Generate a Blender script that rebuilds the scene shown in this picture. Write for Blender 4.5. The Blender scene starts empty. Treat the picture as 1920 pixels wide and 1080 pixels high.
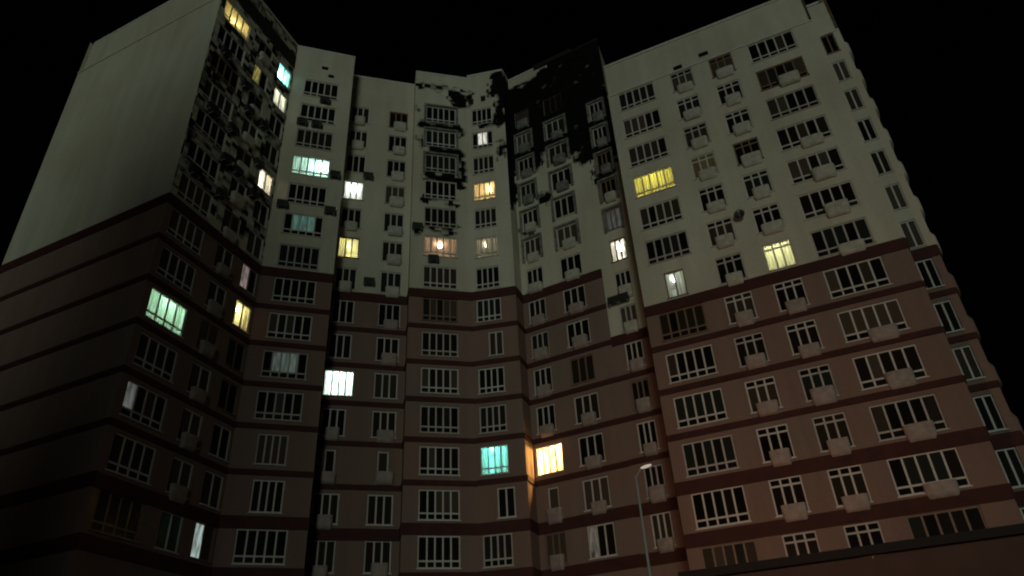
import bpy, bmesh, math, random
from mathutils import Vector, Matrix
random.seed(7)
S = bpy.context.scene
COL = S.collection

# ------------------------------------------------------------------ camera
CAMZ = 1.6
F_PX, PITCH, ROLL = 1374.0, math.radians(32.814), math.radians(-3.3633)
cr, sr, cp, sp = math.cos(ROLL), math.sin(ROLL), math.cos(PITCH), math.sin(PITCH)
fwd = Vector((0, cp, sp)); up0 = Vector((0, -sp, cp)); rt = Vector((1, 0, 0))
cx, cu = rt*cr + up0*sr, rt*-sr + up0*cr
cam_d = bpy.data.cameras.new('camera'); cam = bpy.data.objects.new('camera', cam_d); COL.objects.link(cam)
m = Matrix((cx, cu, -fwd)).transposed().to_4x4(); m.translation = (0, 0, CAMZ)
cam.matrix_world = m
cam_d.sensor_width = 36; cam_d.lens = F_PX/1920*36; cam_d.clip_end = 2000
S.camera = cam

# ------------------------------------------------------------------ sky, light, exposure
SUN_AZ = Vector((-0.02, -1.0, 0)).normalized()     # horizontal direction towards the light
SUN_EL = math.radians(4)
W = bpy.data.worlds.new('World'); S.world = W; W.use_nodes = True
nt = W.node_tree; bg = nt.nodes['Background']
sky = nt.nodes.new('ShaderNodeTexSky'); sky.sky_type = 'NISHITA'; sky.sun_disc = False
sky.sun_elevation = SUN_EL; sky.sun_rotation = math.atan2(SUN_AZ.x, SUN_AZ.y)
nt.links.new(sky.outputs[0], bg.inputs[0]); bg.inputs[1].default_value = 0.0001
sd = bpy.data.lights.new('sun', 'SUN'); sun = bpy.data.objects.new('sun', sd); COL.objects.link(sun)
sd.energy = 0.35; sd.angle = math.radians(14); sd.color = (0.88, 1.0, 0.83)
to_sun = Vector((SUN_AZ.x*math.cos(SUN_EL), SUN_AZ.y*math.cos(SUN_EL), math.sin(SUN_EL)))
sun.rotation_euler = to_sun.to_track_quat('Z', 'Y').to_euler()
S.view_settings.view_transform = 'Standard'; S.view_settings.look = 'None'
S.cycles.filter_width = 2.0          # soft phone footage
S.view_settings.exposure = 0; S.view_settings.gamma = 1; S.view_settings.use_curve_mapping = False

# ------------------------------------------------------------------ materials
def new_mat(name):
    mt = bpy.data.materials.new(name); mt.use_nodes = True
    return mt, mt.node_tree, mt.node_tree.nodes['Principled BSDF']
def plain(name, c, rough=0.7, noise=0.12, scale=3.0, metal=0):
    mt, t, b = new_mat(name)
    b.inputs['Roughness'].default_value = rough; b.inputs['Metallic'].default_value = metal
    g = t.nodes.new('ShaderNodeNewGeometry'); n = t.nodes.new('ShaderNodeTexNoise')
    n.inputs['Scale'].default_value = scale; n.inputs['Detail'].default_value = 6
    t.links.new(g.outputs['Position'], n.inputs['Vector'])
    r = t.nodes.new('ShaderNodeMapRange'); r.inputs[1].default_value = .3; r.inputs[2].default_value = .7
    r.inputs[3].default_value = 1-noise; r.inputs[4].default_value = 1+noise
    t.links.new(n.outputs[0], r.inputs[0])
    x = t.nodes.new('ShaderNodeMix'); x.data_type = 'RGBA'; x.blend_type = 'MULTIPLY'; x.inputs[0].default_value = 1
    x.inputs[6].default_value = (*c, 1); t.links.new(r.outputs[0], x.inputs[7])
    t.links.new(x.outputs[2], b.inputs['Base Color'])
    return mt
def render_wall(name, c, c2):
    """painted render: large blotches, rain streaks, fine plaster grain and soot and painted shade (vertex attribute + noise)"""
    mt, t, b = new_mat(name); L = t.links.new; N = t.nodes.new
    b.inputs['Roughness'].default_value = .9; b.inputs['Specular IOR Level'].default_value = .12
    g = N('ShaderNodeNewGeometry')
    def noise(scale, det, sc=(1, 1, 1)):
        mp = N('ShaderNodeMapping'); mp.inputs['Scale'].default_value = sc
        n = N('ShaderNodeTexNoise'); n.inputs['Scale'].default_value = scale; n.inputs['Detail'].default_value = det
        L(g.outputs['Position'], mp.inputs[0]); L(mp.outputs[0], n.inputs['Vector']); return n.outputs[0]
    def rng(v, a, bb, lo, hi):
        r = N('ShaderNodeMapRange'); r.inputs[1].default_value = a; r.inputs[2].default_value = bb
        r.inputs[3].default_value = lo; r.inputs[4].default_value = hi; L(v, r.inputs[0]); return r.outputs[0]
    def mix(f, a, bb, mode='MIX'):
        x = N('ShaderNodeMix'); x.data_type = 'RGBA'; x.blend_type = mode
        for k, v in ((0, f), (6, a), (7, bb)):
            if hasattr(v, 'type') and not isinstance(v, tuple): L(v, x.inputs[k])
            else: x.inputs[k].default_value = v if k == 0 else (*v, 1)
        return x.outputs[2]
    col = mix(rng(noise(.16, 4), .35, .65, 0, 1), c, c2)
    col = mix(1.0, col, rng(noise(1.1, 5, (1, 1, .12)), .3, .72, 1.05, .90), 'MULTIPLY')
    col = mix(1.0, col, rng(noise(9, 6), .3, .7, .93, 1.06), 'MULTIPLY')
    at = N('ShaderNodeAttribute'); at.attribute_name = 'soot'
    ad = N('ShaderNodeMath'); ad.operation = 'ADD'; L(at.outputs['Fac'], ad.inputs[0])
    L(rng(noise(1.1, 7), .25, .75, -.32, .32), ad.inputs[1])
    sn = N('ShaderNodeVectorMath'); sn.operation = 'SNAP'; sn.inputs[1].default_value = (.55, .7, .42)     # burnt cladding comes off panel by panel
    wn_ = N('ShaderNodeTexWhiteNoise'); L(g.outputs['Position'], sn.inputs[0]); L(sn.outputs[0], wn_.inputs[0])
    gate = N('ShaderNodeMath'); gate.operation = 'MULTIPLY'; L(rng(at.outputs['Fac'], 0, .25, 0, 1), gate.inputs[0]); L(rng(wn_.outputs[0], 0, 1, -.42, .42), gate.inputs[1])
    a2 = N('ShaderNodeMath'); a2.operation = 'ADD'; L(ad.outputs[0], a2.inputs[0]); L(gate.outputs[0], a2.inputs[1])
    sm = rng(a2.outputs[0], .28, .74, 0, 1)
    col = mix(sm, col, mix(rng(noise(2.2, 5), .35, .7, 0, 1), (.003, .003, .0028), (.008, .0078, .007)))
    L(col, b.inputs['Base Color'])
    bp = N('ShaderNodeBump'); bp.inputs['Strength'].default_value = .25; bp.inputs['Distance'].default_value = .02
    L(noise(14, 5), bp.inputs['Height']); L(bp.outputs[0], b.inputs['Normal'])
    return mt
M = {
 'upper': render_wall('cream_render', (.66, .64, .53), (.58, .54, .43)),
 'lower': render_wall('terracotta_render', (.25, .185, .160), (.27, .170, .140)),
 'band': plain('maroon_band_paint', (.060, .014, .011), .8, .25, 1.2),
 'frame': plain('white_plastic', (.64, .62, .58), .45, .08),
 'frame_grey': plain('grey_plastic', (.50, .48, .45), .5, .1), 'frame_brown': plain('brown_frame', (.22, .15, .10), .5, .1), 'frame_soot': plain('sooty_frame', (.03, .03, .028), .8, .4),
 'surround': plain('scorched_cladding', (.20, .20, .18), .7, .5, 2.5),
 'basket_u': plain('pale_basket_paint', (.52, .50, .42), .6, .2),
 'basket_l': plain('dusty_basket_paint', (.36, .29, .26), .6, .2),
 'coping': plain('pale_coping', (.66, .66, .58), .6, .1),
 'dark': plain('dark_cornice', (.012, .010, .010), .8, .2),
 'brown': plain('brown_podium', (.085, .05, .042), .85, .15, .6),
 'ac': plain('dark_grey_casing', (.028, .030, .028), .6, .2),
 'acg': plain('black_grille', (.012, .012, .012), .6, .1),
 'metal': plain('galvanised_steel', (.58, .55, .52), .5, .1),
 'roof': plain('roof_felt', (.04, .04, .04), .9, .2),
 'asphalt': plain('asphalt', (.05, .05, .05), .9, .25, .8),
 'lampglass': plain('lamp_glass', (.6, .6, .58), .3, .05),
 'neigh': plain('grey_panel', (.25, .24, .22), .9, .15),
}
GL = []
for i, c in enumerate([(.008, .007, .006)]*3 + [(.016, .012, .009), (.03, .023, .017), (.055, .042, .032), (.022, .026, .022), (.085, .065, .05)]):
    mt, t, b = new_mat('window_glass'); b.inputs['Base Color'].default_value = (*c, 1)
    b.inputs['Roughness'].default_value = .22; b.inputs['Specular IOR Level'].default_value = .12; GL.append(mt)
LITM = {}
def lit(c, s, fold=.35, dens=5.0):
    k = (c, s, fold)
    if k in LITM: return LITM[k]
    mt = bpy.data.materials.new('lit_window'); mt.use_nodes = True; t = mt.node_tree
    t.nodes.remove(t.nodes['Principled BSDF']); e = t.nodes.new('ShaderNodeEmission')
    tc = t.nodes.new('ShaderNodeNewGeometry')
    mp = t.nodes.new('ShaderNodeMapping'); mp.inputs['Scale'].default_value = (1, 1, .22)
    n = t.nodes.new('ShaderNodeTexNoise'); n.inputs['Scale'].default_value = dens; n.inputs['Detail'].default_value = 5
    r = t.nodes.new('ShaderNodeMapRange'); r.inputs[1].default_value = .35; r.inputs[2].default_value = .65
    r.inputs[3].default_value = s*(1-fold); r.inputs[4].default_value = s*(1+fold*.4)
    t.links.new(tc.outputs['Position'], mp.inputs[0]); t.links.new(mp.outputs[0], n.inputs['Vector'])
    t.links.new(n.outputs[0], r.inputs[0]); t.links.new(r.outputs[0], e.inputs[1]); e.inputs[0].default_value = (*c, 1)
    t.links.new(e.outputs[0], t.nodes['Material Output'].inputs[0]); LITM[k] = mt
    return mt

# ------------------------------------------------------------------ mesh helpers
def box(bm, a, b):
    (x0, y0, z0), (x1, y1, z1) = a, b
    v = [bm.verts.new(p) for p in ((x0,y0,z0),(x1,y0,z0),(x1,y1,z0),(x0,y1,z0),(x0,y0,z1),(x1,y0,z1),(x1,y1,z1),(x0,y1,z1))]
    for f in ((0,3,2,1),(4,5,6,7),(0,1,5,4),(1,2,6,5),(2,3,7,6),(3,0,4,7)): bm.faces.new([v[i] for i in f])
def to_mesh(bm, name, mat=None):
    me = bpy.data.meshes.new(name); bm.to_mesh(me); bm.free()
    if mat: me.materials.append(mat)
    return me
def link(name, me, parent=None, loc=None, rz=0):
    o = bpy.data.objects.new(name, me); COL.objects.link(o); o.parent = parent
    if loc is not None: o.location = loc
    o.rotation_euler = (0, 0, rz)
    return o
def tag(o, label, cat, group=None):
    o['label'] = label; o['category'] = cat
    if group: o['group'] = group
def own_mat(o, mat):
    o.material_slots[0].link = 'OBJECT'; o.material_slots[0].material = mat
def tube(bm, p, q, r0, r1, n=10):
    p, q = Vector(p), Vector(q); d = (q-p).normalized(); a = d.orthogonal().normalized(); b = d.cross(a)
    R = []
    for c, r in ((p, r0), (q, r1)):
        R.append([bm.verts.new(c + (a*math.cos(2*math.pi*i/n) + b*math.sin(2*math.pi*i/n))*r) for i in range(n)])
    for i in range(n): bm.faces.new([R[0][i], R[0][(i+1) % n], R[1][(i+1) % n], R[1][i]])
    bm.faces.new(R[0][::-1]); bm.faces.new(R[1])

# ------------------------------------------------------------------ plan of the building (metres, camera over the origin)
FL = 31.0 + CAMZ                       # floor level of storey 0, where cream meets terracotta on the taller sections
def fz(k): return FL + 3.0*k
class Wall:
    def __init__(s, P, Q):
        s.P, s.Q = Vector(P), Vector(Q); d = s.Q - s.P; s.len = d.length; s.t = d/s.len
        s.n = Vector((s.t.y, -s.t.x)); s.rz = math.atan2(s.t.y, s.t.x)
    def pt(s, u, d, z): v = s.P + s.t*u + s.n*d; return Vector((v.x, v.y, z))
    def pix(s, x, y):                  # photo pixel -> (along, height) on this wall
        a, b = x-960, y-540
        u, w = (a*cr + b*sr)/F_PX, -(-a*sr + b*cr)/F_PX
        d = Vector((u, cp - w*sp, sp + w*cp)); n = s.n
        k = (n.x*s.P.x + n.y*s.P.y)/(n.x*d.x + n.y*d.y); h = d*k
        return (h.xy - s.P).dot(s.t), h.z + CAMZ
A = (-21.16, 34.87); B = (-18.1, 43.39); D1R = (-13.25, 45.02); D2L = (-13.95, 47.10); D2R = (-8.27, 48.74)
C1L = (-7.95, 47.44); FO = (-3.17, 48.66); C2R = (.25, 48.10); EL = (.80, 49.58)
eE = (Vector((9.0, 45.3)) - Vector(EL)).normalized(); FS = Vector(EL) + eE*6.87; FE = Vector(EL) + eE*9.6
rP, rQ = Vector((8.62, 42.56)), Vector((23.64, 36.03)); rt_ = (rQ-rP).normalized(); rn = Vector((rt_.y, -rt_.x))
P0 = Vector(A) + (Vector((-35.47, 41.32)) - Vector(A))*1.033
WL = {'end': Wall(P0, A), 'L': Wall(A, B), 'D1': Wall(B, D1R), 'D1s': Wall(D1R, D2L), 'D2': Wall(D2L, D2R), 'C1s': Wall(D2R, C1L),
      'C1': Wall(C1L, FO), 'C2': Wall(FO, C2R), 'C2s': Wall(C2R, EL), 'E': Wall(EL, FS), 'F': Wall(FS, FE),
      'R': Wall(rP + rt_*.22, rQ), 'Rs': Wall(rQ, rQ - rn*1.8), 'S': Wall(rQ - rn*1.8, rQ - rn*1.8 + rt_*1.75)}
W_ = WL['S']; WL['Send'] = Wall(W_.Q, W_.Q - W_.n*9)
TOP = {k: 55.3+CAMZ for k in WL}
TOP.update(C1=55.7+CAMZ, C2=56.0+CAMZ, C2s=55.99+CAMZ, C1s=55.69+CAMZ, E=56.05+CAMZ, F=56.04+CAMZ, R=49.3+CAMZ, Rs=49.29+CAMZ, S=49.28+CAMZ, Send=49.27+CAMZ)
KB = {k: 0 for k in WL}; KB.update(F=-2, R=-2, Rs=-2, S=-2, Send=-2)          # storey where the colour changes
building = bpy.data.objects.new('apartment_building', None); COL.objects.link(building); building.location = (0, 0, 0)
tag(building, 'tall folded apartment building, cream above terracotta storeys, with a soot blackened top section', 'building')

# soot, dark openings and painted recess shade, traced from the photo and mapped on the walls
def z4(pts): return [(560+.3648*x, 60+.3648*y) for x, y in pts]
SOOT_SHADE = {
 'E': [z4([(1040,905),(1095,890),(1118,870),(1118,700),(1235,720),(1255,610),(1290,600),(1400,640),(1420,600),(1440,690),(1470,685),(1700,560),(1700,-100),(1215,215),(1212,232),(1085,300),(1040,330)]),
       z4([(1225,835),(1300,830),(1300,880),(1230,885)]), z4([(1140,1010),(1200,1000),(1205,1050),(1140,1060)])],
 'F': [z4([(1300,690),(1470,680),(1530,650),(1530,770),(1640,740),(1640,-100),(1300,-100)]), z4([(1510,700),(1560,690),(1550,770),(1510,770)])],
 'C2s': [z4([(900,230),(1200,230),(1200,860),(1090,905),(900,700)])],
 'C2': [z4([(985,225),(1075,190),(1075,330),(985,330)]), z4([(1008,345),(1060,330),(1060,470),(1010,480)]), z4([(1018,560),(1060,545),(1060,640),(1020,650)]),  # first patch soot, other two the corner loggia's dark openings painted flat
        z4([(865,615),(905,605),(905,625),(865,630)]), z4([(935,470),(990,440),(990,480),(940,495)]), z4([(865,310),(895,308),(895,380),(865,385)])],
 'C1': [z4([(640,258),(780,285),(862,318),(856,370),(800,362),(775,345),(770,308),(640,282)]), z4([(595,452),(830,485),(852,480),(852,555),(818,548),(812,514),(640,492),(595,482)]),
        z4([(595,530),(632,530),(632,575),(595,570)]), z4([(635,575),(820,605),(852,625),(855,815),(818,805),(822,690),(815,645),(640,612)]), z4([(640,708),(820,745),(845,800),(640,748)]),
        z4([(620,838),(822,868),(822,895),(620,862)]), z4([(670,985),(820,1008),(820,1038),(670,1012)]), z4([(583,1003),(632,1003),(632,1037),(583,1037)]),
        z4([(598,255),(628,260),(628,292),(598,290)]), z4([(595,380),(622,383),(622,402),(595,400)]), z4([(800,360),(856,365),(856,388),(800,385)])],
 'D2': [z4([(275,320),(352,335),(352,360),(275,345)])],  # recess shade painted on as a dark strip
}
def inpoly(x, y, P):
    c = False; j = len(P)-1
    for i in range(len(P)):
        if (P[i][1] > y) != (P[j][1] > y) and x < (P[j][0]-P[i][0])*(y-P[i][1])/(P[j][1]-P[i][1]) + P[i][0]: c = not c
        j = i
    return c
SP = {k: [[WL[k].pix(*q) for q in p] for p in v] for k, v in SOOT_SHADE.items()}

# ------------------------------------------------------------------ windows: columns (wall, centre, width, kind, storeys)
SILL, WH, DEEP = .38, 2.02, .20
def rows(a, b): return list(range(a, b+1))
COLS = [('L', 1.95, 2.9, 'w4', rows(-7, 6)), ('L', 5.45, 1.65, 'w2', rows(-7, 6)), ('L', 8.05, 1.6, 'w2', rows(-7, 6)),
        ('D1', 2.50, 2.95, 'w5', rows(-7, 6)), ('D2', 1.05, 1.65, 'w3', rows(-7, 6)), ('D2', 4.55, 1.7, 'w3', rows(-7, 6)),
        ('C1', 2.42, 2.75, 'w5', rows(-7, 6)), ('C2', 1.30, 1.95, 'w4', rows(-7, 6)),
        ('E', 1.20, 1.5, 'w3', rows(-7, 6)), ('E', 4.40, 1.85, 'w3', rows(-7, 6)), ('F', 1.55, 1.3, 'w3', rows(-7, 5)),
        ('R', 2.28, 3.0, 'w5', rows(-8, 4)), ('R', 6.03, 1.75, 'w3t', rows(-8, 4)), ('R', 9.13, 1.75, 'w3t', rows(-8, 4)),
        ('R', 12.93, 3.35, 'w5', rows(-8, 4)), ('S', .80, .95, 'w2', rows(-8, 4))]
CN = ['L1', 'L2', 'L3', 'D1', 'D2l', 'D2r', 'C1', 'C2', 'E1', 'E2', 'F', 'R1', 'R2', 'R3', 'R4', 'R5']
SPECIAL = {('C2', -2): (1.75, 1.1), ('C2', -6): (2.0, 1.2), ('R1', -2): (2.35, 1.35), ('D1', -4): (2.5, 2.95), ('D1', -5): (2.4, 1.9), ('D1', -6): (2.5, 1.9),
           ('D2l', -3): (1.2, 2.1), ('D2l', -5): (1.05, .7), ('D2r', -5): (4.6, .75), ('E1', -6): (1.3, .8), ('E1', -5): (1.22, 2.05)}
OPEN = {k: [] for k in WL}
WIN = []
for cn, (wn, s0, w, kind, ks) in zip(CN, COLS):
    for k in ks:
        s, ww, kd = s0, w, kind
        if (cn, k) in SPECIAL:
            s, ww = SPECIAL[cn, k]; kd = {True: 'w2'}.get(ww < 1.6, 'w3n') if ww < 2.5 else kind
            if ww < 1: kd = 'w1'
        OPEN[wn].append((s-ww/2, s+ww/2, fz(k)+SILL, fz(k)+SILL+WH)); WIN.append((cn, wn, s, ww, kd, k))
VENTS = {'C2': [(.35, 53.75, .45, .75), (1.5, 53.9, .45, .75)], 'R': [(5.9, 47.6, .7, .45), (8.05, 48.0, .75, .45)], 'D1': [(2.6, 54.6, .55, .4), (3.2, 53.7, .5, .4)]}
for k, v in VENTS.items():
    for (s, z, w, h) in v: OPEN[k].append((s-w/2, s+w/2, z+CAMZ-1.6, z+h+CAMZ-1.6))

def wall_mesh(wn, z0, z1, mat, step, d=0.0):
    w = WL[wn]; ops = [o for o in OPEN[wn] if o[3] > z0 and o[2] < z1]
    def grid(a, b, marks):
        g = sorted({round(x, 4) for x in [a, b] + [q for q in marks if a < q < b]}); out = [g[0]]
        for x in g[1:]:
            n = max(1, math.ceil((x-out[-1])/step - 1e-6)); p = out[-1]
            out += [p + (x-p)*i/n for i in range(1, n+1)]
        return out
    us = grid(0, w.len, [q for o in ops for q in o[:2]]); zs = grid(z0, z1, [q for o in ops for q in o[2:]])
    bm = bmesh.new(); lay = bm.verts.layers.float.new('soot'); vs = {}
    polys = SP.get(wn, [])
    def V(i, j):
        if (i, j) not in vs:
            v = bm.verts.new(w.pt(us[i], d, zs[j])); vs[i, j] = v
            if wn == 'L' and zs[j] > fz(.3): v[lay] = .40 + .12*min(1, (zs[j]-fz(.3))/9)  # mottled darkening over the upper storeys of the slanted facade
            if polys:                                    # soft coverage: average over a small neighbourhood
                c = 0
                for du in (-.28, 0, .28):
                    for dz in (-.34, 0, .34):
                        c += any(inpoly(us[i]+du, zs[j]+dz, p) for p in polys)
                v[lay] = c/9*1.24
        return vs[i, j]
    for j in range(len(zs)-1):
        zc = (zs[j]+zs[j+1])/2; row = [o for o in ops if o[2] < zc < o[3]]
        for i in range(len(us)-1):
            uc = (us[i]+us[i+1])/2
            if any(o[0] < uc < o[1] for o in row): continue
            bm.faces.new([V(i, j), V(i+1, j), V(i+1, j+1), V(i, j+1)])
    for a, b, c, e in ops:                               # reveals
        c, e = max(c, z0), min(e, z1)
        q = [(a, c), (b, c), (b, e), (a, e)]
        for n in range(4):
            (u0, h0), (u1, h1) = q[n], q[(n+1) % 4]
            bm.faces.new([bm.verts.new(p) for p in (w.pt(u0, d, h0), w.pt(u0, d-DEEP, h0), w.pt(u1, d-DEEP, h1), w.pt(u1, d, h1))])
    return to_mesh(bm, 'wall', mat)
FINE = {'L', 'C1', 'C2', 'C2s', 'E', 'F'}
for wn in WL:
    zb, top = fz(KB[wn]), TOP[wn]
    st = .3 if wn in FINE else 2.0
    attic = {'end': 51.2+CAMZ, 'R': 45.55+CAMZ, 'S': 45.55+CAMZ}.get(wn)
    if attic:
        link('wall', wall_mesh(wn, zb, attic, M['upper'], st), building)
        link('wall', wall_mesh(wn, attic, top, M['upper'], st, -.32), building)
        w = WL[wn]; bm = bmesh.new()                     # ledge where the attic steps back
        a, b, c, e = w.pt(0, .06, attic-.12), w.pt(w.len, .06, attic-.12), w.pt(w.len, -.36, attic-.12), w.pt(0, -.36, attic-.12)
        vs = [bm.verts.new(p) for p in (a, b, c, e)] + [bm.verts.new(p + Vector((0, 0, .15))) for p in (a, b, c, e)]
        for f in ((0,3,2,1),(4,5,6,7),(0,1,5,4),(1,2,6,5),(2,3,7,6),(3,0,4,7)): bm.faces.new([vs[i] for i in f])
        link('ledge', to_mesh(bm, 'ledge', M['coping']), building)
    else:
        link('wall', wall_mesh(wn, zb, top, M['upper'], st), building)
    link('wall', wall_mesh(wn, 0, zb, M['lower'], 2.0), building)

def strip(w, u0, u1, d0, d1, z0, z1):
    bm = bmesh.new(); q = [w.pt(u, d, z) for z in (z0, z1) for u, d in ((u0, d1), (u1, d1), (u1, d0), (u0, d0))]
    vs = [bm.verts.new(p) for p in q]
    for f in ((0,3,2,1),(4,5,6,7),(0,1,5,4),(1,2,6,5),(2,3,7,6),(3,0,4,7)): bm.faces.new([vs[i] for i in f])
    return bm
THICK = {0, -6, -7}
for wi, wn in enumerate(WL):
    w = WL[wn]; e = .003*wi
    for k in range(-8, KB[wn]+1):
        th = k == KB[wn] or k in (-6, -7)
        lo, hi = (-.62, .14) if th else (-.36, .02)
        sh = 0 if k == KB[wn] else random.uniform(-.03, .03)
        link('band', to_mesh(strip(w, .0, w.len, -.05, .055+e, fz(k)+lo+sh+e, fz(k)+hi+sh+e), 'band', M['band']), building)
    if wn in ('end', 'R', 'S', 'L', 'D1', 'D2', 'C1', 'C2', 'E', 'F', 'Send', 'C2s', 'D1s'):
        d = -.32 if wn in ('end', 'R', 'S') else 0
        o = link('coping', to_mesh(strip(w, -.0, w.len, d-.35, d+.025+e, TOP[wn]-.02+e, TOP[wn]+.22+e), 'coping', M['coping']), building)
        if wn == 'F': o.data.materials[0] = M['dark']
# dark strip painting the attic recess shade, then sooty coping on the burnt wall
w = WL['L']
link('attic_stripe', to_mesh(strip(w, .0, w.len, -.05, .03, 52.3+CAMZ, 53.9+CAMZ), 'attic_stripe', M['dark']), building)
w = WL['E']
link('scorched_coping', to_mesh(strip(w, 2.9, w.len, -.40, .16, 55.9+CAMZ, 56.5+CAMZ), 'scorched_coping', M['dark']), building)

# window meshes: frame with mullions, panes
FW, MW = .085, .105
CACHE = {}
def layout(kind, w, h):
    if kind == 'w5': n, rail, tr = 5, .46, None
    elif kind == 'w4': n, rail, tr = (4, .46, None)
    elif kind == 'w3': n, rail, tr = 3, None, None
    elif kind == 'w3n': n, rail, tr = 4, None, None
    elif kind == 'w3t': n, rail, tr = 3, None, h-.42
    elif kind == 'w1': n, rail, tr = 1, None, None
    else: n, rail, tr = 2, None, None
    return n, rail, tr
def win_mesh(kind, w, h):
    key = (kind, round(w, 3))
    if key in CACHE: return CACHE[key]
    n, rail, tr = layout(kind, w, h); bm = bmesh.new(); y0, y1 = .07, .16
    hw = w/2
    box(bm, (-hw, y0, 0), (-hw+FW, y1, h)); box(bm, (hw-FW, y0, 0), (hw, y1, h))
    box(bm, (-hw+FW, y0, 0), (hw-FW, y1, FW)); box(bm, (-hw+FW, y0, h-FW), (hw-FW, y1, h))
    xs = [-hw+FW + (w-2*FW)*i/n for i in range(n+1)]
    for x in xs[1:-1]: box(bm, (x-MW/2, y0+.003, FW), (x+MW/2, y1, h-FW))
    for zz in (rail, tr):
        if zz:
            for i in range(n):
                a = xs[i] + (MW/2 if i else 0); b = xs[i+1] - (MW/2 if i < n-1 else 0)
                box(bm, (a, y0+.006, zz-MW/2), (b, y1, zz+MW/2))
    box(bm, (-hw-.06, -.09, -.07), (hw+.06, .06, -.005))           # sill
    fm = to_mesh(bm, 'window', M['frame'])
    def pane(i, z0, z1):
        bm = bmesh.new(); box(bm, (xs[i]+.01, .112, z0), (xs[i+1]-.01, .125, z1)); return to_mesh(bm, 'pane', GL[0])
    zlo, zhi = (rail or FW)+.01, (tr or h-FW)-.01
    ups = [pane(i, zlo, zhi) for i in range(n)]
    ex = None
    if rail or tr:
        bm = bmesh.new()
        for i in range(n):
            z0, z1 = (FW, rail-.02) if rail else (tr+.02, h-FW)
            box(bm, (xs[i]+.01, .112, z0), (xs[i+1]-.01, .125, z1))
        ex = to_mesh(bm, 'small_panes', GL[0])
    bm = bmesh.new()
    for i in range(n): box(bm, (xs[i]+.01, .112, zlo), (xs[i+1]-.01, .125, zhi))
    al = to_mesh(bm, 'panes', GL[0])
    CACHE[key] = (fm, ups, ex, al); return CACHE[key]
CLEAR = bpy.data.materials.new('clear_glass'); CLEAR.use_nodes = True; t_ = CLEAR.node_tree; t_.nodes.remove(t_.nodes['Principled BSDF'])
tb, gb, mx = t_.nodes.new('ShaderNodeBsdfTransparent'), t_.nodes.new('ShaderNodeBsdfGlossy'), t_.nodes.new('ShaderNodeMixShader')
gb.inputs['Roughness'].default_value = .1; mx.inputs[0].default_value = .05; tb.inputs[0].default_value = (.95, .96, .95, 1)
t_.links.new(tb.outputs[0], mx.inputs[1]); t_.links.new(gb.outputs[0], mx.inputs[2]); t_.links.new(mx.outputs[0], t_.nodes['Material Output'].inputs[0])
M['room'] = plain('room_paint', (.72, .70, .66), .9, .06, .8)
CURT = bpy.data.materials.new('net_curtain'); CURT.use_nodes = True; t_ = CURT.node_tree; t_.nodes.remove(t_.nodes['Principled BSDF'])
db, tl, mx = t_.nodes.new('ShaderNodeBsdfDiffuse'), t_.nodes.new('ShaderNodeBsdfTranslucent'), t_.nodes.new('ShaderNodeMixShader')
for q in (db, tl): q.inputs[0].default_value = (.78, .76, .70, 1)
mx.inputs[0].default_value = .55
t_.links.new(db.outputs[0], mx.inputs[1]); t_.links.new(tl.outputs[0], mx.inputs[2]); t_.links.new(mx.outputs[0], t_.nodes['Material Output'].inputs[0])
def lamp_mat(c, s):
    mt = bpy.data.materials.new('ceiling_lamp_glow'); mt.use_nodes = True; t = mt.node_tree; t.nodes.remove(t.nodes['Principled BSDF'])
    e = t.nodes.new('ShaderNodeEmission'); e.inputs[0].default_value = (*c, 1); e.inputs[1].default_value = s
    t.links.new(e.outputs[0], t.nodes['Material Output'].inputs[0]); return mt
def room(o, w, c, s):
    rr = random.Random(int(w*1000) + int(s*100) + len(o.name)*7 + int(abs(o.location.z)*10))
    hw, z0, z1, y0, y1 = w/2+.1, -.36, WH+.22, .21, 2.7
    bm = bmesh.new()
    P = [bm.verts.new(p) for p in ((-hw,y0,z0),(hw,y0,z0),(hw,y1,z0),(-hw,y1,z0),(-hw,y0,z1),(hw,y0,z1),(hw,y1,z1),(-hw,y1,z1))]
    for f in ((0,1,2,3),(7,6,5,4),(1,5,6,2),(3,2,6,7),(0,3,7,4)): bm.faces.new([P[i] for i in f])
    link('room', to_mesh(bm, 'room', M['room']), o)
    x = rr.uniform(-.25, .25)*w; y = rr.uniform(1.0, 1.6)
    if s > 900: x, y = .45, .95
    bm = bmesh.new(); bmesh.ops.create_uvsphere(bm, u_segments=10, v_segments=6, radius=.2)
    for v in bm.verts: v.co.z *= .6; v.co += Vector((x, y, z1-.22))
    link('ceiling_lamp', to_mesh(bm, 'ceiling_lamp', lamp_mat(c, s)), o)
    if s > 900: cov = (0, .3); 
    else: cov = rr.choice([(.28, .22), (.45, .0), (.2, .5), (.15, .15), (.95, 0)])       # how far each curtain is drawn
    for side, cv in zip((-1, 1), cov):
        if cv < .1: continue
        n = max(8, int(cv*w*14)); bm = bmesh.new(); prev = None
        for i in range(n+1):
            xx = side*(w/2 - cv*w*i/n); yy = .30 + .05*math.sin(i*1.9 + rr.random())
            a, b = bm.verts.new((xx, yy, .02)), bm.verts.new((xx, yy, WH+.1))
            if prev: bm.faces.new([prev[0], a, b, prev[1]])
            prev = (a, b)
        link('curtain', to_mesh(bm, 'curtain', CURT), o)
ROOM = {('L1', 6): 60, ('L3', 6): 260, ('L3', 5): 60, ('L3', 2): 75, ('L3', -2): 35, ('L1', -3): 75, ('D1', 3): 130, ('D2l', 3): 90, ('D2l', 1): 60, ('D2l', -3): 330,
        ('C1', 1): 22, ('C2', 3): 75, ('C2', 1): 12, ('C2', -5): 120, ('E1', -5): 1500, ('F', 0): 60, ('R1', 1): 75, ('R1', -2): 16, ('R3', -2): 70}
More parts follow.
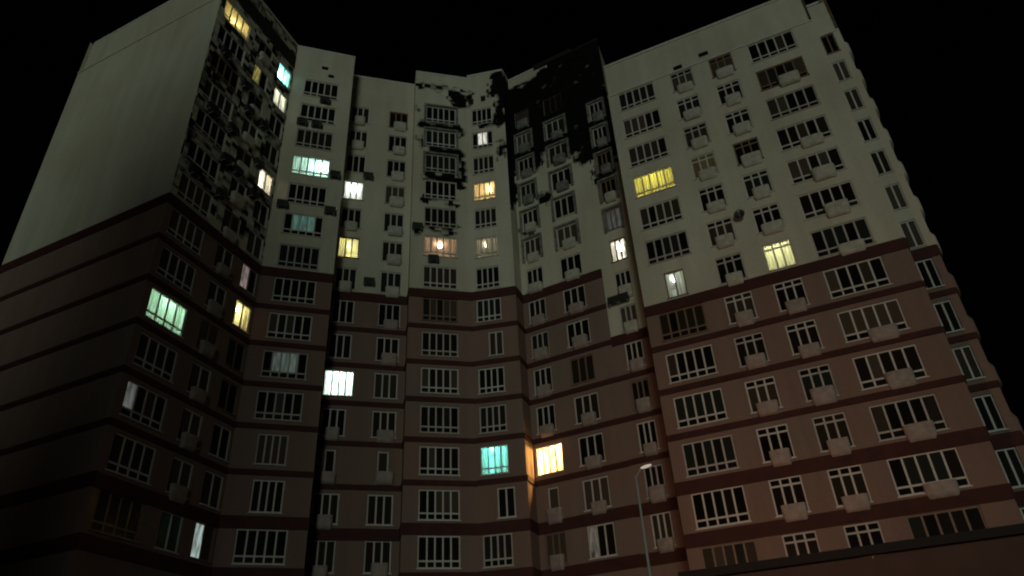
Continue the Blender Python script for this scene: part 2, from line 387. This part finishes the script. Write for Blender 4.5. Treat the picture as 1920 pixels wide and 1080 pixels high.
# glazing that is lit: storey -> (colour, strength, panes or None, curtain contrast)
Y, WARM, WHITE, CYAN, MINT = (1, .80, .22), (1, .62, .25), (.92, 1, .95), (.25, .95, .90), (.62, 1, .78)
LIT = {
 ('L1', 6): ((1, .78, .25), .9, None, .6), ('L2', 5): ((.9, .8, .2), .35, [0], .8), ('L3', 6): ((.25, .95, .95), 1.6, None, .1), ('L3', 5): ((.95, 1, .85), .55, None, .5),
 ('L3', 2): ((1, .92, .72), .85, None, .25), ('L3', -1): ((1, .75, .7), .22, [0], .7), ('L3', -2): ((.9, .78, .3), .35, None, .5),
 ('L1', -3): ((.50, 1, .72), .62, None, .12), ('L1', -5): ((.9, .95, .9), .11, [0], .6), ('L3', -7): ((.8, 1, .95), .5, [0], .7),
 ('D1', 3): ((.55, 1, .93), .8, None, .25), ('D1', 1): ((.35, .75, .62), .17, [1, 2, 3], .5), ('D1', -3): ((.5, .65, .55), .13, [1, 2, 3], .5),
 ('D2l', 3): ((.85, 1, 1), 1.3, None, .15), ('D2l', 1): ((.95, .9, .38), .8, None, .35), ('D2l', -3): ((.66, .95, .95), 1.5, None, .05),
 ('C1', 1): ((1, .62, .38), .30, [1, 2, 3], .3), ('C2', 5): ((1, .98, .85), .85, [1, 2], .5), ('C2', 3): ((1, .66, .26), .95, None, .25), ('C2', 1): ((.85, .72, .5), .17, [1, 2], .4),
 ('C2', -5): ((.18, .85, .80), 1.0, None, .15), ('E1', -5): ((1, .58, .16), 5.5, None, .15), ('E2', -7): ((1, .85, .7), .12, [0], .8),
 ('F', 0): ((1, .98, .92), .8, None, .6), ('F', 1): ((.7, .75, .7), .09, None, .5),
 ('R1', 1): ((.92, .82, .12), .75, None, .2), ('R1', -2): ((.85, 1, .9), .36, None, .4), ('R2', 1): ((.6, .5, .2), .05, None, .3), ('R3', -2): ((.92, .95, .50), .75, None, .3),
}
order = sorted(range(len(WIN)), key=lambda i: (0 if (WIN[i][0], WIN[i][5]) in LIT else 1, 0 if WIN[i][4] == 'w5' else 1, -WIN[i][3]))
single, cnt = set(), 0
for i in order:
    n = layout(WIN[i][4], 1, 2)[0]
    if cnt + n <= 300: single.add(i); cnt += n
for i, (cn, wn, s, ww, kd, k) in enumerate(WIN):
    w = WL[wn]; fm, ups, ex, al = win_mesh(kd, ww, WH)
    o = link('window', fm, building, w.pt(s, 0, fz(k)+SILL), w.rz)
    fr = random.random(); fm_ = 'frame' if fr < .66 else 'frame_grey' if fr < .9 else 'frame_brown'
    if wn in ('E', 'F') and k >= 6: fm_ = 'frame_soot'
    elif wn in ('E', 'F') and k >= 4: fm_ = 'frame_grey'
    own_mat(o, M[fm_])
    L_ = LIT.get((cn, k)); base = random.choice(GL)
    n = len(ups); RM = ROOM.get((cn, k))
    if RM: room(o, ww, L_[0], RM*1.3)
    def glass(j):
        if RM: return CLEAR
        if L_ and (L_[2] is None or j in L_[2]): return lit(L_[0], L_[1]*(1, .82, 1.12, .92)[(j*7+k) % 4], L_[3])
        return base if random.random() < .6 else random.choice(GL)
    if i in single:
        for j in range(n):
            p = link('pane', ups[j], o); own_mat(p, glass(j))
    else:
        p = link('panes', al, o); p['kind'] = 'stuff'; own_mat(p, glass(0))
    if ex:
        p = link('small_panes', ex, o); p['kind'] = 'stuff'
        own_mat(p, CLEAR if RM else lit(L_[0], L_[1]*.75, L_[3]) if L_ and L_[2] is None else GL[random.randrange(5)])
    if wn in ('E', 'F') and 1 <= k <= 5 or (wn == 'C1' and k in (4, 5, 6)):     # scorched cladding boxed round the burnt windows
        bm = bmesh.new(); hw = ww/2; t = .2
        box(bm, (-hw-t, -.13, -.2), (-hw-.002, -.004, WH+t)); box(bm, (hw+.002, -.13, -.2), (hw+t, -.004, WH+t)); box(bm, (-hw, -.13, WH+.002), (hw, -.004, WH+t))
        link('window_surround', to_mesh(bm, 'window_surround', M['surround']), o)
for wn, v in VENTS.items():
    w = WL[wn]
    for (s, z, vw, vh) in v:
        bm = bmesh.new(); d = .32 if wn == 'R' else 0
        box(bm, (-vw/2, .1+d, 0), (vw/2, .13+d, vh))
        for q in range(4): box(bm, (-vw/2, .04+d, vh*(q+.3)/4), (vw/2, .09+d, vh*(q+.45)/4))
        link('attic_vent', to_mesh(bm, 'attic_vent', M['acg']), building, w.pt(s, 0, z), w.rz)

# basket balconies under the windows
def basket_mesh(w, mat):
    bm = bmesh.new(); h, d = .92, .52; P = []
    prof = [(0, .14), (.10, .24), (.22, .29), (.70, .30), (h, .30)]
    n = 8
    for z, dd in prof:
        ring = [(-w/2, .0)]
        for i in range(n+1):
            a = math.pi*i/n; x = -math.cos(a); y = math.sin(a)
            ex = math.copysign(abs(x)**.45, x)*w/2; ey = abs(y)**.45*dd
            ring.append((ex*(.86+.14*min(1, z/.3)), -ey-.004))
        ring.append((w/2, .0)); P.append([bm.verts.new((x, y, z)) for x, y in ring])
    for a, b in zip(P, P[1:]):
        for i in range(len(a)-1): bm.faces.new([a[i], a[i+1], b[i+1], b[i]])
    bm.faces.new(P[0][::-1]); bm.faces.new(P[-1])
    return to_mesh(bm, 'balcony_basket', mat)
BK = {}
for (cn, wn, s, ww, kd, k) in WIN:
    off = {'R2': (.10, 1.25), 'R3': (.10, 1.3), 'R4': (.35, 1.5), 'E1': (.05, 1.15), 'E2': (.1, 1.2), 'D2l': (0, 1.1), 'D2r': (.15, 1.2), 'F': (.1, 1.05), 'L2': (0, 1.2)}.get(cn)
    if not off or (cn, k) in (('R3', -2),): continue
    if cn not in ('R2', 'R3', 'R4') and random.random() < .12: continue
    if cn in ('R4',) and k in (4, 2, -3): continue
    if (cn, k) in LIT and cn != 'R2': continue
    up = k >= KB[wn]; key = (off[1], up)
    if key not in BK: BK[key] = basket_mesh(off[1], M['basket_u' if up else 'basket_l'])
    w = WL[wn]
    o = link('balcony_basket', BK[key], building, w.pt(s+off[0], 0, fz(k)-.02 + random.uniform(-.04, .04)), w.rz)
    o.scale = (random.uniform(.86, 1.08), random.uniform(.75, 1.25), random.uniform(.84, 1.1))
    if up and wn in ('E', 'F') and k >= 3: own_mat(o, M['surround'])

# rounded balconies on the end of the right-hand wing
bm = bmesh.new(); P_ = []
for z, r in ((0, .55), (.18, 1.0), (1.15, 1.0), (1.75, .25)):
    P_.append([bm.verts.new((.34*math.sin(math.pi*i/12)**.6*r, -1.3*math.cos(math.pi*i/12)*(.6+.4*r), z)) for i in range(13)])
for a, b in zip(P_, P_[1:]):
    for i in range(12): bm.faces.new([a[i], a[i+1], b[i+1], b[i]])
bm.faces.new(P_[0][::-1]); bm.faces.new(P_[-1])
ub = to_mesh(bm, 'rounded_balcony', M['upper'])
w = WL['S']
for k in range(-9, 5):
    o = link('rounded_balcony', ub, building, w.pt(w.len-.01, -1.32, fz(k)-.2), w.rz)
    own_mat(o, M['upper' if k >= -2 else 'lower'])

# roofs and the hidden back of the building
def slab(name, pts, z, mat):
    bm = bmesh.new(); bm.faces.new([bm.verts.new((x, y, z)) for x, y in pts]); return link(name, to_mesh(bm, name, mat), building)
main = [tuple(P0 - WL['end'].n*.36), tuple(Vector(A) + WL['L'].t*.42 - WL['L'].n*.01), B, D1R, D2L, D2R, C1L, FO, C2R, EL, tuple(FE), (13.5, 57), (-8, 63), (-30, 55)]
slab('roof', main, 54.6+CAMZ, M['roof'])
rb = [tuple(WL['R'].P - rn*.36), tuple(rQ - rn*.36), tuple(WL['S'].P - rn*.36), tuple(WL['S'].Q - rn*.36), tuple(WL['Send'].Q), tuple(WL['R'].P - rn*11)]
slab('roof', rb, 48.7+CAMZ, M['roof'])
def back(pts, top, mat):
    for a, b in zip(pts, pts[1:]):
        bm = bmesh.new(); vs = [bm.verts.new((*p, z)) for p, z in ((a, 0), (b, 0), (b, top), (a, top))]; bm.faces.new(vs)
        link('back_wall', to_mesh(bm, 'back_wall', mat), building)
back(main[10:] + [tuple(P0)], 55.2+CAMZ, M['upper']); back(rb[4:] + [rb[0]], 49.2+CAMZ, M['upper'])

# podium storeys under the right-hand wing with a dark projecting canopy
w = WL['R']
link('podium_wall', to_mesh(strip(w, -.3, w.len+1.9, .0, .35, 0, 7.7+CAMZ), 'podium_wall', M['brown']), building)
link('canopy', to_mesh(strip(w, -.5, w.len+2.2, -.0, .75, 7.72+CAMZ, 8.15+CAMZ), 'canopy', M['dark']), building)

# ------------------------------------------------------------------ ground
bm = bmesh.new(); bm.faces.new([bm.verts.new(p) for p in ((-600, -600, 0), (600, -600, 0), (600, 600, 0), (-600, 600, 0))])
g = link('ground', to_mesh(bm, 'ground', M['asphalt'])); g['kind'] = 'structure'

# ------------------------------------------------------------------ unseen blocks added behind the camera to shade the left wing
bm = bmesh.new(); box(bm, (-.9, .004, 0), (.9, .07, 1.5)); box(bm, (-.04, .074, 0), (.04, .1, 1.5)); nw = to_mesh(bm, 'window', GL[0])
for nm, x, wd, NH, lab in (('panel_block', -58, 52, 24, 'long grey block added out of view to shade the left wing'),
                           ('tower_block', -24, 13, 47, 'narrow grey tower added out of view to shade the end wall')):
    nb = bpy.data.objects.new(nm, None); COL.objects.link(nb); nb.location = (x, -42, 0); tag(nb, lab, 'building')
    bm = bmesh.new(); box(bm, (-wd/2, -12, 0), (wd/2, 0, NH)); link('wall', to_mesh(bm, 'wall', M['neigh']), nb)
    bm = bmesh.new(); box(bm, (-wd/2-.3, -12.3, NH+.004), (wd/2+.3, .3, NH+.5)); link('roof', to_mesh(bm, 'roof', M['roof']), nb)
    for i in range(int(wd//4)):
        for j in range(int(NH//3)-1): link('window', nw, nb, (-wd/2+2.5+i*4, 0, 1.6+j*3))

# ------------------------------------------------------------------ air conditioners
bm = bmesh.new(); box(bm, (-.42, -.40, 0), (.42, -.10, .60)); bmesh.ops.bevel(bm, geom=bm.edges[:], offset=.02, segments=1); ac_c = to_mesh(bm, 'casing', M['ac'])
bm = bmesh.new()
for r in (.08, .15, .22):
    for i in range(16):
        a, b = 2*math.pi*i/16, 2*math.pi*(i+1)/16
        box_pts = [(-.1 + math.cos(t)*rr, -.415, .3 + math.sin(t)*rr) for t, rr in ((a, r), (b, r), (b, r+.025), (a, r+.025))]
        bm.faces.new([bm.verts.new(p) for p in box_pts])
ac_g = to_mesh(bm, 'fan_grille', M['acg'])
bm = bmesh.new(); box(bm, (-.33, -.40, -.05), (-.28, 0, -.003)); box(bm, (.28, -.40, -.05), (.33, 0, -.003)); ac_b = to_mesh(bm, 'bracket', M['metal'])
AC = {'D1': [(609, 191), (566, 232), (593, 238), (627, 336), (620, 381), (529, 387)],
      'D2': [(691, 537), (690, 330)], 'C1': [(812, 491), (781, 433)], 'F': [(1151, 553), (1171, 562)],
      'L': [(424, 80), (414, 126), (400, 179), (456, 168), (465, 200), (392, 236), (434, 236), (492, 230), (429, 268), (421, 295), (480, 314), (365, 300), (356, 345), (409, 372), (470, 372), (440, 330)]}
LAB = {'D1': ['dark air conditioner under the topmost five pane window by the cyan glow'] + ['dark air conditioner, one of a pair on brackets under a five pane window']*2 +
             ['dark air conditioner beside the bright cyan five pane window', 'dark air conditioner under the unlit window below the bright cyan one', 'dark air conditioner near the inner corner above the dim teal window'],
       'D2': ['dark air conditioner low on the recessed wall just above the maroon band', 'dark air conditioner on the recessed wall beside the white lit window'],
       'C1': ['dark air conditioner hanging under the peach lit window', 'dark air conditioner at the edge of the folded front near the peach lit window'],
       'F': ['dark air conditioner below the white lit window in the narrow recess']*2,
       'L': ['dark air conditioner box on the mottled slanted facade beside the windowless end wall']*16}
GRP = {'D1': 'air conditioners by the five pane windows', 'D2': 'air conditioners on the recessed wall', 'C1': 'air conditioners on the folded front',
       'F': 'air conditioners in the narrow recess', 'L': 'air conditioners on the slanted facade'}
for wn, pts in AC.items():
    w = WL[wn]
    for (x, y), lab in zip(pts, LAB[wn]):
        s, z = w.pix(x, y); hit = [o for o in OPEN[wn] if o[0]-.45 < s < o[1]+.45 and o[2]-.65 < z < o[3]+.05]
        if hit:                                        # slide clear of the window
            h = hit[0]; z = h[2]-.72 if z < (h[2]+h[3])/2 else h[3]+.12
        s = min(max(s, .5), w.len-.5)
        e = bpy.data.objects.new('air_conditioner', None); COL.objects.link(e)
        e.location = w.pt(s, 0, z); e.rotation_euler = (0, 0, w.rz); tag(e, lab, 'air conditioner', GRP[wn])
        link('casing', ac_c, e); link('fan_grille', ac_g, e); link('bracket', ac_b, e)
# satellite dish on the lower wing
w = WL['R']; s, z = w.pix(1388, 407)
e = bpy.data.objects.new('satellite_dish', None); COL.objects.link(e); e.location = w.pt(s, 0, z); e.rotation_euler = (0, 0, w.rz)
tag(e, 'dark round satellite dish fixed to the cream wall of the lower wing', 'satellite dish')
bm = bmesh.new(); R_ = []
for j in range(5):
    r = .36*j/4; R_.append([bm.verts.new((math.cos(2*math.pi*i/16)*r, -.38-.5*r*r+.06, math.sin(2*math.pi*i/16)*r)) for i in range(16 if j else 1)])
for i in range(16): bm.faces.new([R_[0][0], R_[1][i], R_[1][(i+1) % 16]])
for j in range(1, 4):
    for i in range(16): bm.faces.new([R_[j][i], R_[j][(i+1) % 16], R_[j+1][(i+1) % 16], R_[j+1][i]])
link('reflector', to_mesh(bm, 'reflector', M['ac']), e)
bm = bmesh.new(); tube(bm, (0, 0, -.1), (0, -.32, -.02), .03, .03); tube(bm, (0, -.36, -.3), (0, -.75, -.05), .012, .012); box(bm, (-.05, -.8, -.09), (.05, -.7, .0))
link('arm', to_mesh(bm, 'arm', M['metal']), e)

# ------------------------------------------------------------------ street lamp
def at_depth(x, y, Yd):
    a, b = x-960, y-540; u, v = (a*cr + b*sr)/F_PX, -(-a*sr + b*cr)/F_PX
    d = Vector((u, cp - v*sp, sp + v*cp)); return d*(Yd/d.y) + Vector((0, 0, CAMZ))
lp = at_depth(1192, 893, 24.0); ht = lp.z
e = bpy.data.objects.new('street_lamp', None); COL.objects.link(e); e.location = (lp.x, lp.y, 0)
tag(e, 'thin grey street lamp on a tall pole standing before the building', 'street lamp')
bm = bmesh.new(); tube(bm, (0, 0, 0), (0, 0, ht), .065, .035, 12); link('pole', to_mesh(bm, 'pole', M['metal']), e)
bm = bmesh.new(); tube(bm, (0, 0, 0), (0, 0, .9), .13, .12, 12); link('base', to_mesh(bm, 'base', M['metal']), e)
bm = bmesh.new(); tube(bm, (0, 0, ht-.06), (.22, .1, ht+.30), .028, .025, 8); link('arm', to_mesh(bm, 'arm', M['metal']), e)
bm = bmesh.new()
sec = [(.20, .02), (.26, .07), (.40, .10), (.54, .08), (.60, .02)]; P_ = []
for x, r in sec: P_.append([bm.verts.new((x, .1 + math.cos(2*math.pi*i/10)*r, ht+.32 + (x-.3)*.25 + math.sin(2*math.pi*i/10)*r*.5)) for i in range(10)])
for a, b in zip(P_, P_[1:]):
    for i in range(10): bm.faces.new([a[i], a[(i+1) % 10], b[(i+1) % 10], b[i]])
bm.faces.new(P_[0]); bm.faces.new(P_[-1][::-1])
h = link('lamp_head', to_mesh(bm, 'lamp_head', M['lampglass']), e)
q = M['lampglass'].node_tree.nodes['Principled BSDF']; q.inputs['Emission Color'].default_value = (1, .82, .66, 1); q.inputs['Emission Strength'].default_value = .45  # faint glow added to the head to go with the spot
pl = bpy.data.lights.new('lamp_light', 'SPOT'); pl.energy = 1750; pl.color = (1.0, .48, .27); pl.shadow_soft_size = .15  # warm spot added to redden the lower right wing, set beside the head
pl.spot_size = math.radians(165); pl.spot_blend = 1.0
po = bpy.data.objects.new('lamp_light', pl); COL.objects.link(po); po.parent = e; po.location = (.95, .45, ht+.45)
po.rotation_euler = Vector((-.72, -.69, -.05)).to_track_quat('Z', 'Y').to_euler()
print('OBJECTS', len(bpy.data.objects), 'windows', len(WIN), 'panes', cnt)
